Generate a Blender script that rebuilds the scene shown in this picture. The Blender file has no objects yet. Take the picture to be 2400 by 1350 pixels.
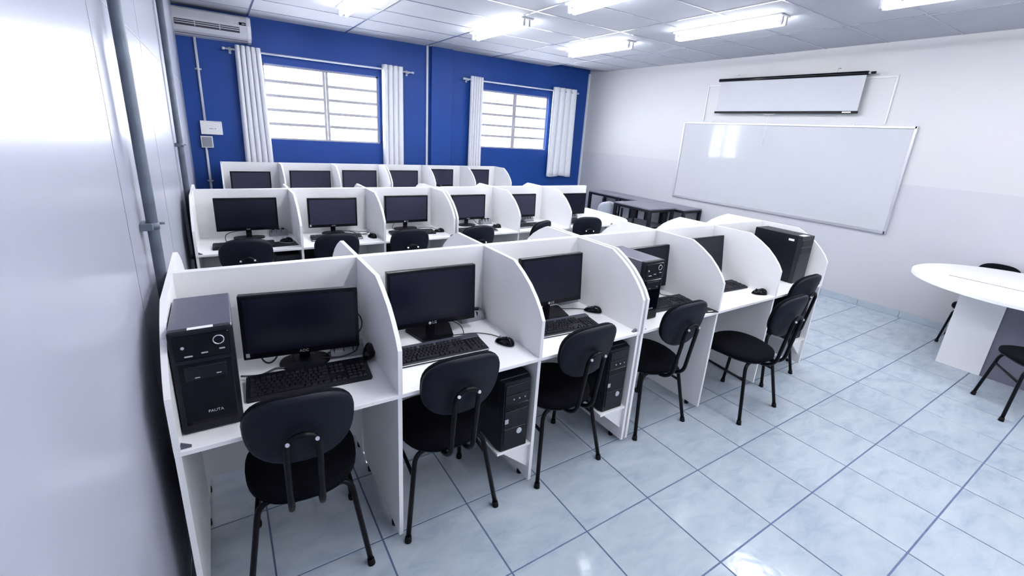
import bpy, bmesh, math, random
from mathutils import Matrix, Vector

random.seed(7)
PI = math.pi
scene = bpy.context.scene
C = scene.collection

# ------------------------------------------------------------------ camera
F_PX, CXP, CYP = 1050.247, 1200.0, 629.705
YAW, PITCH, ROLL = math.radians(33.58946), math.radians(16.88616), math.radians(3.76311)
CAM = Vector((0, 0, 1.8))
fw = Vector((math.sin(YAW) * math.cos(PITCH), math.cos(YAW) * math.cos(PITCH), -math.sin(PITCH)))
rt = Vector((math.cos(YAW), -math.sin(YAW), 0))
up = rt.cross(fw)
rt2 = math.cos(ROLL) * rt + math.sin(ROLL) * up
up2 = -math.sin(ROLL) * rt + math.cos(ROLL) * up
cam_d = bpy.data.cameras.new('camera')
cam_d.sensor_width = 36.0
cam_d.lens = F_PX / 2400.0 * 36.0
cam_d.shift_y = -(675.0 - CYP) / 2400.0
cam_d.clip_start = 0.02
cam = bpy.data.objects.new('camera', cam_d)
C.objects.link(cam)
M3 = Matrix((rt2, up2, -fw)).transposed()
cam.matrix_world = Matrix.Translation(CAM) @ M3.to_4x4()
scene.camera = cam

# ------------------------------------------------------------------ world, exposure (daylight enters only through the two windows)
SKY, TUBE = 16.0, 31.0
world = bpy.data.worlds.new('overcast_sky')
scene.world = world
world.use_nodes = True
bg = world.node_tree.nodes['Background']
bg.inputs['Color'].default_value = (0.985, 0.99, 1.0, 1)
bg.inputs['Strength'].default_value = SKY
vs = scene.view_settings
vs.view_transform = 'Standard'
vs.look = 'None'
vs.exposure = 0.93
vs.gamma = 1.0
vs.use_curve_mapping = False
scene.cycles.max_bounces = 8
scene.cycles.diffuse_bounces = 3
scene.cycles.glossy_bounces = 4
scene.cycles.transparent_max_bounces = 8

# room extents (metres; the camera stands at x = 0, y = 0)
XL, XR, YB, YR, ZC = -0.27, 6.595, 7.53, -5.0, 3.05
W1 = (0.66, 2.27, 1.49, 2.50)
W2 = (4.08, 5.61, 1.50, 2.50)

# ------------------------------------------------------------------ materials
MATS = {}
def mat(name, col, rough=0.5, metal=0.0, var=0.0, scale=8.0, bump=0.0, bscale=60.0, spec=0.5, emit=None, coat=0.0, sheen=0.0):
    if name in MATS:
        return MATS[name]
    m = bpy.data.materials.new(name)
    m.use_nodes = True
    nt = m.node_tree
    b = nt.nodes['Principled BSDF']
    b.inputs['Roughness'].default_value = rough
    b.inputs['Metallic'].default_value = metal
    b.inputs['Specular IOR Level'].default_value = spec
    b.inputs['Coat Weight'].default_value = coat
    b.inputs['Coat Roughness'].default_value = 0.08
    b.inputs['Sheen Weight'].default_value = sheen
    b.inputs['Base Color'].default_value = (*col, 1)
    tc = nt.nodes.new('ShaderNodeTexCoord')
    if var:
        n = nt.nodes.new('ShaderNodeTexNoise')
        n.inputs['Scale'].default_value = scale
        n.inputs['Detail'].default_value = 4
        nt.links.new(tc.outputs['Object'], n.inputs['Vector'])
        r = nt.nodes.new('ShaderNodeValToRGB')
        r.color_ramp.elements[0].position = 0.3
        r.color_ramp.elements[1].position = 0.7
        r.color_ramp.elements[0].color = (*[c * (1 - var) for c in col], 1)
        r.color_ramp.elements[1].color = (*[min(1, c * (1 + var)) for c in col], 1)
        nt.links.new(n.outputs['Fac'], r.inputs['Fac'])
        nt.links.new(r.outputs['Color'], b.inputs['Base Color'])
    if bump:
        n2 = nt.nodes.new('ShaderNodeTexNoise')
        n2.inputs['Scale'].default_value = bscale
        n2.inputs['Detail'].default_value = 3
        nt.links.new(tc.outputs['Object'], n2.inputs['Vector'])
        bp = nt.nodes.new('ShaderNodeBump')
        bp.inputs['Strength'].default_value = bump
        bp.inputs['Distance'].default_value = 0.01
        nt.links.new(n2.outputs['Fac'], bp.inputs['Height'])
        nt.links.new(bp.outputs['Normal'], b.inputs['Normal'])
    if emit:
        b.inputs['Emission Color'].default_value = (*emit[0], 1)
        b.inputs['Emission Strength'].default_value = emit[1]
    MATS[name] = m
    return m

M_white = mat('white_laminate', (0.88, 0.88, 0.90), 0.34, var=0.012, scale=5, spec=0.35)
M_edge = mat('white_edge_band', (0.88, 0.88, 0.90), 0.35, var=0.01)
M_blue = mat('blue_wall_paint', (0.007, 0.054, 0.275), 0.5, var=0.05, scale=2.5, bump=0.04, bscale=40, spec=0.35)
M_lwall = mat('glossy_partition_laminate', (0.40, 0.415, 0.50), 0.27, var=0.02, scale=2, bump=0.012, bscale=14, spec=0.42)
M_white_paint = mat('white_wall_paint', (0.82, 0.82, 0.84), 0.6, var=0.02, scale=3)
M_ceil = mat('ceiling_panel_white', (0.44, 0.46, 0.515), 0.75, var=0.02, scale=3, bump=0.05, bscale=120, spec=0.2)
M_bar = mat('ceiling_grid_metal', (0.45, 0.46, 0.54), 0.22, metal=0.85, var=0.02)
M_void = mat('dark_void', (0.02, 0.02, 0.03), 0.9, var=0.05)
M_fab = mat('black_fabric', (0.0022, 0.0024, 0.0052), 0.9, var=0.25, scale=60, bump=0.25, bscale=500, spec=0.12)
M_shell = mat('dark_plastic_shell', (0.0038, 0.0058, 0.0140), 0.5, var=0.12, scale=40, bump=0.06, bscale=400, spec=0.2)
M_tube = mat('black_tube_steel', (0.0025, 0.0025, 0.005), 0.33, var=0.1, spec=0.16)
M_rub = mat('black_rubber', (0.003, 0.003, 0.005), 0.6, var=0.1, spec=0.2)
M_bolt = mat('bolt_steel', (0.60, 0.62, 0.68), 0.3, metal=0.9, var=0.05)
M_pc = mat('black_pc_case', (0.0045, 0.005, 0.0105), 0.42, var=0.1, bump=0.03, bscale=300, spec=0.25)
M_pctop = mat('pc_case_steel_grey', (0.075, 0.076, 0.115), 0.30, var=0.05, bump=0.02, bscale=300, spec=0.6)
M_pcmid = mat('pc_charcoal_front', (0.016, 0.016, 0.026), 0.38, var=0.08, spec=0.3)
M_chan = mat('pale_channel', (0.58, 0.59, 0.62), 0.45, var=0.03)
M_pcgl = mat('pc_gloss_front', (0.0022, 0.0022, 0.0055), 0.12, var=0.1, spec=0.18)
M_scr = mat('monitor_screen', (0.006, 0.006, 0.0165), 0.25, var=0.08, scale=4, spec=0.25)
M_scrm = mat('monitor_matte_screen', (0.023, 0.023, 0.050), 0.45, var=0.08, scale=4, spec=0.28)
M_bez = mat('monitor_bezel', (0.003, 0.003, 0.0065), 0.22, var=0.08, spec=0.22)
M_key = mat('key_plastic', (0.009, 0.009, 0.016), 0.36, var=0.08, spec=0.35)
M_kb = mat('keyboard_black', (0.0045, 0.0045, 0.009), 0.4, var=0.08, spec=0.3)
M_kbg = mat('keyboard_grey', (0.06, 0.06, 0.085), 0.36, var=0.05)
M_silver = mat('silver_trim', (0.55, 0.56, 0.60), 0.28, metal=0.6, var=0.03)
M_strip = mat('power_strip_grey', (0.26, 0.27, 0.31), 0.42, var=0.04)
M_cable = mat('black_cable', (0.012, 0.012, 0.018), 0.45, var=0.05)
M_cablew = mat('grey_cable', (0.45, 0.47, 0.52), 0.45, var=0.05)
M_sticker = mat('white_sticker', (0.82, 0.83, 0.85), 0.5, var=0.04, scale=60)
M_print = mat('grey_print', (0.35, 0.36, 0.42), 0.5, var=0.05)
M_logo = mat('logo_silver', (0.42, 0.43, 0.48), 0.4, var=0.05)
M_alu = mat('aluminium', (0.62, 0.63, 0.68), 0.3, metal=0.75, var=0.03)
M_wb = mat('whiteboard_enamel', (0.45, 0.465, 0.50), 0.07, var=0.01, scale=2, spec=0.30)
M_screenf = mat('projection_fabric', (0.44, 0.455, 0.50), 0.75, var=0.015)
M_cord = mat('white_cord', (0.70, 0.71, 0.75), 0.6, var=0.04)
M_galv = mat('galvanised_conduit', (0.105, 0.13, 0.17), 0.5, metal=0.2, var=0.18, scale=12)
M_pvc = mat('pale_conduit', (0.62, 0.65, 0.72), 0.42, var=0.04)
M_ac = mat('ac_plastic', (0.62, 0.63, 0.68), 0.4, var=0.02)
M_acd = mat('ac_slot_dark', (0.04, 0.04, 0.06), 0.6, var=0.1)
M_frame = mat('window_frame_paint', (0.42, 0.41, 0.45), 0.45, var=0.03)
M_curt = mat('curtain_cloth', (0.80, 0.82, 0.87), 0.85, var=0.03, scale=20, bump=0.05, bscale=260, spec=0.15)
M_grom = mat('grommet_ring', (0.25, 0.26, 0.30), 0.35, metal=0.5, var=0.1)
M_fix = mat('fixture_enamel', (0.75, 0.76, 0.80), 0.35, var=0.02)
M_sock = mat('lampholder_plastic', (0.45, 0.46, 0.52), 0.45, var=0.03)
M_lamp = mat('fluorescent_tube', (0.9, 0.92, 1.0), 0.3, emit=((0.98, 0.985, 1.0), TUBE))
M_wood = mat('black_stained_wood', (0.006, 0.006, 0.012), 0.4, var=0.25, scale=14, spec=0.3)
M_woodt = mat('dark_table_top', (0.17, 0.17, 0.22), 0.28, var=0.12, scale=10)
M_greyp = mat('grey_chair_plastic', (0.42, 0.45, 0.52), 0.4, var=0.04)
M_grout = mat('dark_blue_grout', (0.10, 0.14, 0.26), 0.7, var=0.15, scale=30)
M_greyl = mat('pedestal_panel_grey', (0.16, 0.16, 0.21), 0.4, var=0.03)
M_joint = mat('panel_joint_grey', (0.17, 0.18, 0.26), 0.5, var=0.05)
M_skirt = mat('skirting_tile', (0.36, 0.42, 0.485), 0.25, var=0.06, scale=10)

def tile_material():
    m = bpy.data.materials.new('marbled_blue_tile')
    m.use_nodes = True
    nt = m.node_tree
    b = nt.nodes['Principled BSDF']
    geo = nt.nodes.new('ShaderNodeNewGeometry')
    info = nt.nodes.new('ShaderNodeObjectInfo')
    add = nt.nodes.new('ShaderNodeVectorMath'); add.operation = 'MULTIPLY_ADD'
    comb = nt.nodes.new('ShaderNodeCombineXYZ')
    for i in range(3):
        nt.links.new(info.outputs['Random'], comb.inputs[i])
    nt.links.new(comb.outputs[0], add.inputs[0])
    add.inputs[1].default_value = (37, 53, 11)
    nt.links.new(geo.outputs['Position'], add.inputs[2])
    w = nt.nodes.new('ShaderNodeMapping')
    w.inputs['Rotation'].default_value = (0, 0, 0.7)
    w.inputs['Scale'].default_value = (1.0, 2.2, 1.0)
    nt.links.new(add.outputs[0], w.inputs['Vector'])
    n = nt.nodes.new('ShaderNodeTexNoise')
    n.inputs['Scale'].default_value = 5.0
    n.inputs['Detail'].default_value = 7
    n.inputs['Roughness'].default_value = 0.62
    n.inputs['Distortion'].default_value = 0.5
    nt.links.new(w.outputs[0], n.inputs['Vector'])
    r = nt.nodes.new('ShaderNodeValToRGB')
    e = r.color_ramp.elements
    e[0].position = 0.30; e[0].color = (0.32, 0.385, 0.465, 1)
    e[1].position = 0.72; e[1].color = (0.455, 0.51, 0.565, 1)
    k = r.color_ramp.elements.new(0.5); k.color = (0.40, 0.46, 0.525, 1)
    nt.links.new(n.outputs['Fac'], r.inputs['Fac'])
    nt.links.new(r.outputs['Color'], b.inputs['Base Color'])
    n2 = nt.nodes.new('ShaderNodeTexNoise')
    n2.inputs['Scale'].default_value = 28
    n2.inputs['Detail'].default_value = 2
    nt.links.new(geo.outputs['Position'], n2.inputs['Vector'])
    bp = nt.nodes.new('ShaderNodeBump')
    bp.inputs['Strength'].default_value = 0.06
    bp.inputs['Distance'].default_value = 0.01
    nt.links.new(n2.outputs['Fac'], bp.inputs['Height'])
    nt.links.new(bp.outputs['Normal'], b.inputs['Normal'])
    b.inputs['Roughness'].default_value = 0.13
    return m
M_tile = tile_material()

def wainscot_material():
    m = bpy.data.materials.new('two_tone_wall_paint')
    m.use_nodes = True
    nt = m.node_tree
    b = nt.nodes['Principled BSDF']
    geo = nt.nodes.new('ShaderNodeNewGeometry')
    sep = nt.nodes.new('ShaderNodeSeparateXYZ')
    nt.links.new(geo.outputs['Position'], sep.inputs[0])
    gt = nt.nodes.new('ShaderNodeMath'); gt.operation = 'GREATER_THAN'
    gt.inputs[1].default_value = 1.515
    nt.links.new(sep.outputs['Z'], gt.inputs[0])
    n = nt.nodes.new('ShaderNodeTexNoise'); n.inputs['Scale'].default_value = 2.0
    nt.links.new(geo.outputs['Position'], n.inputs['Vector'])
    mx = nt.nodes.new('ShaderNodeMix'); mx.data_type = 'RGBA'
    mx.inputs[6].default_value = (0.46, 0.465, 0.505, 1)
    mx.inputs[7].default_value = (0.505, 0.51, 0.535, 1)
    nt.links.new(gt.outputs[0], mx.inputs[0])
    mu = nt.nodes.new('ShaderNodeMix'); mu.data_type = 'RGBA'; mu.blend_type = 'MULTIPLY'
    mu.inputs[0].default_value = 0.06
    nt.links.new(mx.outputs[2], mu.inputs[6])
    nt.links.new(n.outputs['Color'], mu.inputs[7])
    nt.links.new(mu.outputs[2], b.inputs['Base Color'])
    b.inputs['Roughness'].default_value = 0.5
    return m
M_rwall = wainscot_material()

def pane_material():
    m = bpy.data.materials.new('ribbed_window_glass')
    m.use_nodes = True
    nt = m.node_tree
    nt.nodes.remove(nt.nodes['Principled BSDF'])
    out = nt.nodes['Material Output']
    geo = nt.nodes.new('ShaderNodeNewGeometry')
    w = nt.nodes.new('ShaderNodeTexWave')
    w.inputs['Scale'].default_value = 26
    w.inputs['Distortion'].default_value = 0.6
    nt.links.new(geo.outputs['Position'], w.inputs['Vector'])
    r = nt.nodes.new('ShaderNodeValToRGB')
    r.color_ramp.elements[0].color = (0.72, 0.73, 0.75, 1)
    r.color_ramp.elements[1].color = (0.94, 0.95, 0.97, 1)
    nt.links.new(w.outputs['Fac'], r.inputs['Fac'])
    t = nt.nodes.new('ShaderNodeBsdfTransparent')
    nt.links.new(r.outputs['Color'], t.inputs['Color'])
    g = nt.nodes.new('ShaderNodeBsdfGlossy')
    g.inputs['Roughness'].default_value = 0.1
    mx = nt.nodes.new('ShaderNodeMixShader')
    mx.inputs[0].default_value = 0.06
    nt.links.new(t.outputs[0], mx.inputs[1])
    nt.links.new(g.outputs[0], mx.inputs[2])
    nt.links.new(mx.outputs[0], out.inputs['Surface'])
    return m
M_pane = pane_material()

# ------------------------------------------------------------------ mesh helpers
def box(bm, x0, x1, y0, y1, z0, z1, bev=0.0, seg=2):
    ret = bmesh.ops.create_cube(bm, size=1.0)
    vs_ = ret['verts']
    bmesh.ops.scale(bm, vec=(abs(x1 - x0), abs(y1 - y0), abs(z1 - z0)), verts=vs_)
    bmesh.ops.translate(bm, vec=((x0 + x1) / 2, (y0 + y1) / 2, (z0 + z1) / 2), verts=vs_)
    if bev:
        es = {e for v in vs_ for e in v.link_edges}
        bmesh.ops.bevel(bm, geom=list(es), offset=bev, segments=seg, affect='EDGES', profile=0.5)

def prism(bm, poly, axis, a, b):
    """extrude a 2-D polygon along axis ('x': poly=(y,z); 'y': (x,z); 'z': (x,y))"""
    def p3(p, t):
        return (t, p[0], p[1]) if axis == 'x' else ((p[0], t, p[1]) if axis == 'y' else (p[0], p[1], t))
    A = [bm.verts.new(p3(p, a)) for p in poly]
    B = [bm.verts.new(p3(p, b)) for p in poly]
    n = len(poly)
    bm.faces.new(A[::-1]); bm.faces.new(B)
    for i in range(n):
        bm.faces.new((A[i], A[(i + 1) % n], B[(i + 1) % n], B[i]))

def fillet(pts, rad, seg=5):
    pts = [Vector(p) for p in pts]
    out = [pts[0]]
    for i in range(1, len(pts) - 1):
        a, b, c = pts[i - 1], pts[i], pts[i + 1]
        r = min(rad, (a - b).length * 0.48, (c - b).length * 0.48)
        p0 = b + (a - b).normalized() * r
        p1 = b + (c - b).normalized() * r
        for k in range(seg + 1):
            t = k / seg
            out.append((1 - t) ** 2 * p0 + 2 * t * (1 - t) * b + t * t * p1)
    out.append(pts[-1])
    return out

def tube(bm, pts, r, n=8, cap=True):
    pts = [Vector(p) for p in pts]
    rings = []
    tan = (pts[1] - pts[0]).normalized()
    ref = Vector((0, 0, 1)) if abs(tan.z) < 0.9 else Vector((1, 0, 0))
    nrm = tan.cross(ref).normalized()
    for i, p in enumerate(pts):
        if i == 0: t = pts[1] - pts[0]
        elif i == len(pts) - 1: t = pts[-1] - pts[-2]
        else: t = pts[i + 1] - pts[i - 1]
        t.normalize()
        nrm = (nrm - t * nrm.dot(t)).normalized()
        bi = t.cross(nrm)
        rr = r[i] if isinstance(r, (list, tuple)) else r
        rings.append([bm.verts.new(p + (nrm * math.cos(2 * PI * k / n) + bi * math.sin(2 * PI * k / n)) * rr) for k in range(n)])
    for a, b in zip(rings[:-1], rings[1:]):
        for k in range(n):
            f = bm.faces.new((a[k], a[(k + 1) % n], b[(k + 1) % n], b[k]))
            f.smooth = True
    if cap:
        bm.faces.new(rings[0][::-1]); bm.faces.new(rings[-1])

def cyl(bm, p0, p1, r, n=16, r2=None):
    tube(bm, [p0, p1], [r, r if r2 is None else r2], n)

def ring(bm, c, axis, R, r, n=20, m=6):
    pts = []
    for k in range(n + 1):
        a = 2 * PI * k / n
        u, v = R * math.cos(a), R * math.sin(a)
        pts.append((c[0], c[1] + u, c[2] + v) if axis == 'x' else ((c[0] + u, c[1], c[2] + v) if axis == 'y' else (c[0] + u, c[1] + v, c[2])))
    tube(bm, pts, r, m, cap=False)

def smooth_curve(pts, n=8):
    P = [Vector(p) for p in pts]
    P = [2 * P[0] - P[1]] + P + [2 * P[-1] - P[-2]]
    out = []
    for i in range(1, len(P) - 2):
        for k in range(n):
            t = k / n
            a, b, c, d = P[i - 1], P[i], P[i + 1], P[i + 2]
            out.append(0.5 * ((2 * b) + (c - a) * t + (2 * a - 5 * b + 4 * c - d) * t * t + (3 * b - a - 3 * c + d) * t ** 3))
    out.append(P[-2])
    return out

def sup(th, a, b, n):
    c, s = math.cos(th), math.sin(th)
    return (a * math.copysign(abs(c) ** (2 / n), c), b * math.copysign(abs(s) ** (2 / n), s))

def NB():
    return bmesh.new()

def mesh_from(bm, name):
    bmesh.ops.recalc_face_normals(bm, faces=bm.faces[:])
    me = bpy.data.meshes.new(name)
    bm.to_mesh(me); bm.free()
    return me

def obj(name, bm, m, parent=None, smooth=False):
    me = mesh_from(bm, name) if isinstance(bm, bmesh.types.BMesh) else bm
    o = bpy.data.objects.new(name, me)
    C.objects.link(o)
    if m is not None and not me.materials:
        me.materials.append(m)
    if smooth:
        for p in me.polygons:
            p.use_smooth = True
    if parent is not None:
        o.parent = parent
    return o

def tag(o, label, cat, group=None, kind=None):
    o['label'] = label
    if cat: o['category'] = cat
    if group: o['group'] = group
    if kind: o['kind'] = kind
    return o

def thing(name, label, cat, loc=(0, 0, 0), rz=0.0, group=None, kind=None):
    o = bpy.data.objects.new(name, None)
    o.empty_display_size = 0.1
    C.objects.link(o)
    o.location = loc
    o.rotation_euler = (0, 0, rz)
    return tag(o, label, cat, group, kind)

def copy_tree(o, parent=None):
    c = o.copy()
    C.objects.link(c)
    c.parent = parent
    for ch in list(o.children):
        copy_tree(ch, c)
    return c

def text_mesh(body, size, depth=0.0006):
    cu = bpy.data.curves.new('lettering', 'FONT')
    cu.body = body
    cu.size = size
    cu.extrude = depth
    cu.align_x = 'CENTER'
    cu.align_y = 'CENTER'
    cu.resolution_u = 2
    o = bpy.data.objects.new('lettering', cu)
    C.objects.link(o)
    dg = bpy.context.evaluated_depsgraph_get()
    me = bpy.data.meshes.new_from_object(o.evaluated_get(dg))
    bpy.data.objects.remove(o)
    bpy.data.curves.remove(cu)
    return me

# ------------------------------------------------------------------ floor
TP = 0.426
GX, GY = 2.5824, 0.7425
fl = NB()
box(fl, XL - 0.1, XR + 0.1, YR - 0.1, YB + 0.1, -0.12, -0.003)
floor = tag(obj('floor', fl, M_grout), 'pale blue tiled floor with dark joints', 'floor', kind='structure')
tiles = []
i0, i1 = math.floor((XL - GX) / TP), math.ceil((XR - GX) / TP)
j0, j1 = math.floor((YR - GY) / TP), math.ceil((YB - GY) / TP)
GAP = 0.0035
def project(p):
    d = Vector(p) - CAM
    dep = d.dot(fw)
    if dep < 0.05: return None
    return (CXP + F_PX * d.dot(rt2) / dep, CYP - F_PX * d.dot(up2) / dep, dep)
for i in range(i0, i1):
    for j in range(j0, j1):
        x0, x1 = max(XL, GX + i * TP), min(XR, GX + (i + 1) * TP)
        y0, y1 = max(YR, GY + j * TP), min(YB, GY + (j + 1) * TP)
        if x1 - x0 < 0.02 or y1 - y0 < 0.02: continue
        p = project(((x0 + x1) / 2, (y0 + y1) / 2, 0))
        vis = p is not None and -300 < p[0] < 2700 and 0 < p[1] < 1650
        tiles.append((0 if vis else 1, p[2] if p else 99, x0 + GAP, x1 - GAP, y0 + GAP, y1 - GAP))
tiles.sort()
shared = None
rest = NB()
for k, (v, d, x0, x1, y0, y1) in enumerate(tiles):
    if k < 290 and v == 0:
        full = abs((x1 - x0) - (TP - 2 * GAP)) < 1e-4 and abs((y1 - y0) - (TP - 2 * GAP)) < 1e-4
        if full and shared is not None:
            me = shared
        else:
            b = NB()
            hx, hy = (x1 - x0) / 2, (y1 - y0) / 2
            box(b, -hx, hx, -hy, hy, -0.008, 0.0, 0.0012, 1)
            me = mesh_from(b, 'tile')
            me.materials.append(M_tile)
            if full: shared = me
        o = obj('tile', me, None, floor)
        o.location = ((x0 + x1) / 2, (y0 + y1) / 2, 0)
    else:
        box(rest, x0, x1, y0, y1, -0.008, 0.0)
o = obj('remaining_tiles', rest, M_tile, floor)
o['kind'] = 'stuff'

# ------------------------------------------------------------------ walls
bm = NB()
T = 0.16
def wall_piece(x0, x1, z0, z1):
    box(bm, x0, x1, YB, YB + T, z0, z1)
wall_piece(XL - 0.1, W1[0], 0, ZC + 0.2)
wall_piece(W1[0], W1[1], 0, W1[2]); wall_piece(W1[0], W1[1], W1[3], ZC + 0.2)
wall_piece(W1[1], W2[0], 0, ZC + 0.2)
wall_piece(W2[0], W2[1], 0, W2[2]); wall_piece(W2[0], W2[1], W2[3], ZC + 0.2)
wall_piece(W2[1], XR + 0.1, 0, ZC + 0.2)
wall_b = tag(obj('wall_back', bm, M_blue), 'blue painted wall with two windows', 'wall', kind='structure')
b = NB(); box(b, 3.125, 3.50, YB - 0.07, YB + 0.01, 0, ZC, 0.006)
obj('pilaster', b, M_blue, wall_b)

bm = NB(); box(bm, XR, XR + 0.15, YR - 0.1, YB + 0.16, 0, ZC + 0.2)
wall_r = tag(obj('wall_right', bm, M_rwall), 'white wall with a greyer painted lower band', 'wall', kind='structure')
b = NB(); box(b, XR - 0.035, XR, YB - 0.035, YB, 0, ZC - 0.02, 0.003)
obj('corner_channel', b, M_pvc, wall_r)

bm = NB(); box(bm, XL - 0.15, XR + 0.15, YR - 0.15, YR, 0, ZC + 0.2)
tag(obj('wall_rear', bm, M_white_paint), 'plain white wall behind the camera', 'wall', kind='structure')

# left partition wall, glossy laminate panels with narrow joints
bm = NB(); box(bm, XL - 0.15, XL - 0.014, YR, YB + 0.1, 0, ZC + 0.2)
wall_l = tag(obj('wall_left', bm, M_void), 'glossy white partition wall of large laminate panels', 'wall', kind='structure')
seams = [YR, -3.95, -1.95 - 0.65, -1.95, -0.65, 0.62, 1.905, 3.22, 4.50, 5.80, 7.08, YB]
for a, b2 in zip(seams[:-1], seams[1:]):
    for z0, z1 in ((0.0, 2.135), (2.135, ZC + 0.02)):
        b = NB()
        box(b, XL - 0.014, XL, a + 0.004, b2 - 0.004, z0 + 0.0035, z1 - 0.0035, 0.0008, 1)
        obj('panel', b, M_lwall, wall_l)

for a in seams[1:-1]:
    b = NB(); box(b, XL - 0.012, XL + 0.0006, a - 0.0035, a + 0.0035, 0.0, ZC); obj('joint_strip', b, M_joint, wall_l)
b = NB(); box(b, XL - 0.012, XL + 0.0006, YR, YB, 2.1315, 2.1385); obj('joint_strip', b, M_joint, wall_l)

# skirting tiles on the right wall
bbm = NB(); box(bbm, XR - 0.010, XR, YR, YB, 0.0, 0.072)
base_r = tag(obj('baseboard_right', bbm, M_grout), 'blue tile skirting along the white wall', 'skirting', kind='structure')
y = 1.618 + 14 * 0.426
while y > -1.0:
    y0, y1 = max(YR, y - 0.426), min(YB, y)
    if y1 > y0:
        b = NB(); box(b, XR - 0.017, XR - 0.009, y0 + 0.002, y1 - 0.002, 0.001, 0.078, 0.002, 1)
        obj('tile', b, M_skirt, base_r)
    y -= 0.426

# ------------------------------------------------------------------ ceiling
bm = NB(); box(bm, XL - 0.1, XR + 0.1, YR - 0.1, YB + 0.16, ZC + 0.10, ZC + 0.2)
ceil = tag(obj('ceiling', bm, M_void), 'suspended ceiling of long white panels in a metal grid', 'ceiling', kind='structure')
cx = [XL, 0.54, 1.79, 3.04, 4.29, 5.54, XR]
cy = [7.03 - 0.648 * k for k in range(-1, 20)]
cy = [v for v in cy if YR < v < YB - 0.05]
cyl_ = [YB] + cy + [YR]
for a, b2 in zip(cx[:-1], cx[1:]):
    for y1, y0 in zip(cyl_[:-1], cyl_[1:]):
        b = NB()
        box(b, a + 0.004, b2 - 0.004, y0 + 0.004, y1 - 0.004, ZC, ZC + 0.012, 0.002, 1)
        if b2 == XR and y1 == YB:
            for v in b.verts:
                v.co.z += 0.06 * max(0.0, (v.co.y - y0) / (y1 - y0))
        o = obj('panel', b, M_ceil, ceil)
for x in cx[1:-1]:
    b = NB(); box(b, x - 0.011, x + 0.011, YR, YB, ZC - 0.004, ZC + 0.03, 0.001, 1)
    obj('grid_bar', b, M_bar, ceil)
for yv in cy:
    b = NB(); box(b, XL, XR, yv - 0.010, yv + 0.010, ZC - 0.003, ZC + 0.03, 0.001, 1)
    obj('grid_bar', b, M_bar, ceil)

# ------------------------------------------------------------------ windows
def window(name, w, label):
    x0, x1, z0, z1 = w
    yf = YB + 0.045
    b = NB()
    t = 0.028
    box(b, x0, x1, yf, yf + 0.05, z1 - t, z1); box(b, x0, x1, yf - 0.03, yf + 0.05, z0, z0 + 0.022)
    box(b, x0, x0 + t, yf, yf + 0.05, z0, z1); box(b, x1 - t, x1, yf, yf + 0.05, z0, z1)
    r = tag(obj(name, b, M_frame), label, 'window', kind='structure')
    xm = (x0 + x1) / 2 + (0.02 if x0 < 1 else 0.0)
    for dx in (-0.022, 0.022):
        b = NB(); box(b, xm + dx - 0.018, xm + dx + 0.018, yf - 0.006, yf + 0.05, z0, z1, 0.003, 1)
        obj('mullion', b, M_frame, r)
    for (a, c) in ((x0 + t, xm - 0.04), (xm + 0.04, x1 - t)):
        h = (z1 - z0 - 0.05) / 5
        for k in range(5):
            za, zb = z0 + 0.022 + k * h, z0 + 0.022 + (k + 1) * h
            b = NB(); box(b, a, c, yf + 0.022, yf + 0.027, za + 0.006, zb - 0.006)
            obj('pane', b, M_pane, r)
            if k:
                b = NB(); box(b, a - 0.005, c + 0.005, yf + 0.004, yf + 0.046, za - 0.021, za + 0.021, 0.003, 1)
                obj('glazing_bar', b, M_frame, r)
    return r
window('window_1', W1, 'wide louvred window between the left pair of curtains')
window('window_2', W2, 'louvred window between the right pair of curtains near the corner')

# ------------------------------------------------------------------ curtains and rods
def rod(label, x0, x1, z, brks):
    r = thing('curtain_rod', label, 'curtain rod', ((x0 + x1) / 2, YB - 0.09, z))
    L = (x1 - x0) / 2
    b = NB(); cyl(b, (-L, 0, 0), (L, 0, 0), 0.0125, 12); obj('rod', b, M_pvc, r)
    for s in (-1, 1):
        b = NB(); cyl(b, (s * L, 0, 0), (s * (L + 0.03), 0, 0), 0.017, 12); obj('finial', b, M_pvc, r)
    for bx in brks:
        xx = bx - (x0 + x1) / 2
        b = NB()
        box(b, xx - 0.009, xx + 0.009, 0.0, 0.09, -0.022, -0.010)
        box(b, xx - 0.015, xx + 0.015, 0.082, 0.09, -0.05, 0.03, 0.002, 1)
        obj('bracket', b, M_pvc, r)
    return r
rod('pale rod above the left window', 0.24, 2.78, 2.61, (0.30, 2.72))
rod('pale rod above the right window by the corner', 3.72, 6.24, 2.625, (3.79, 6.19))

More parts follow.
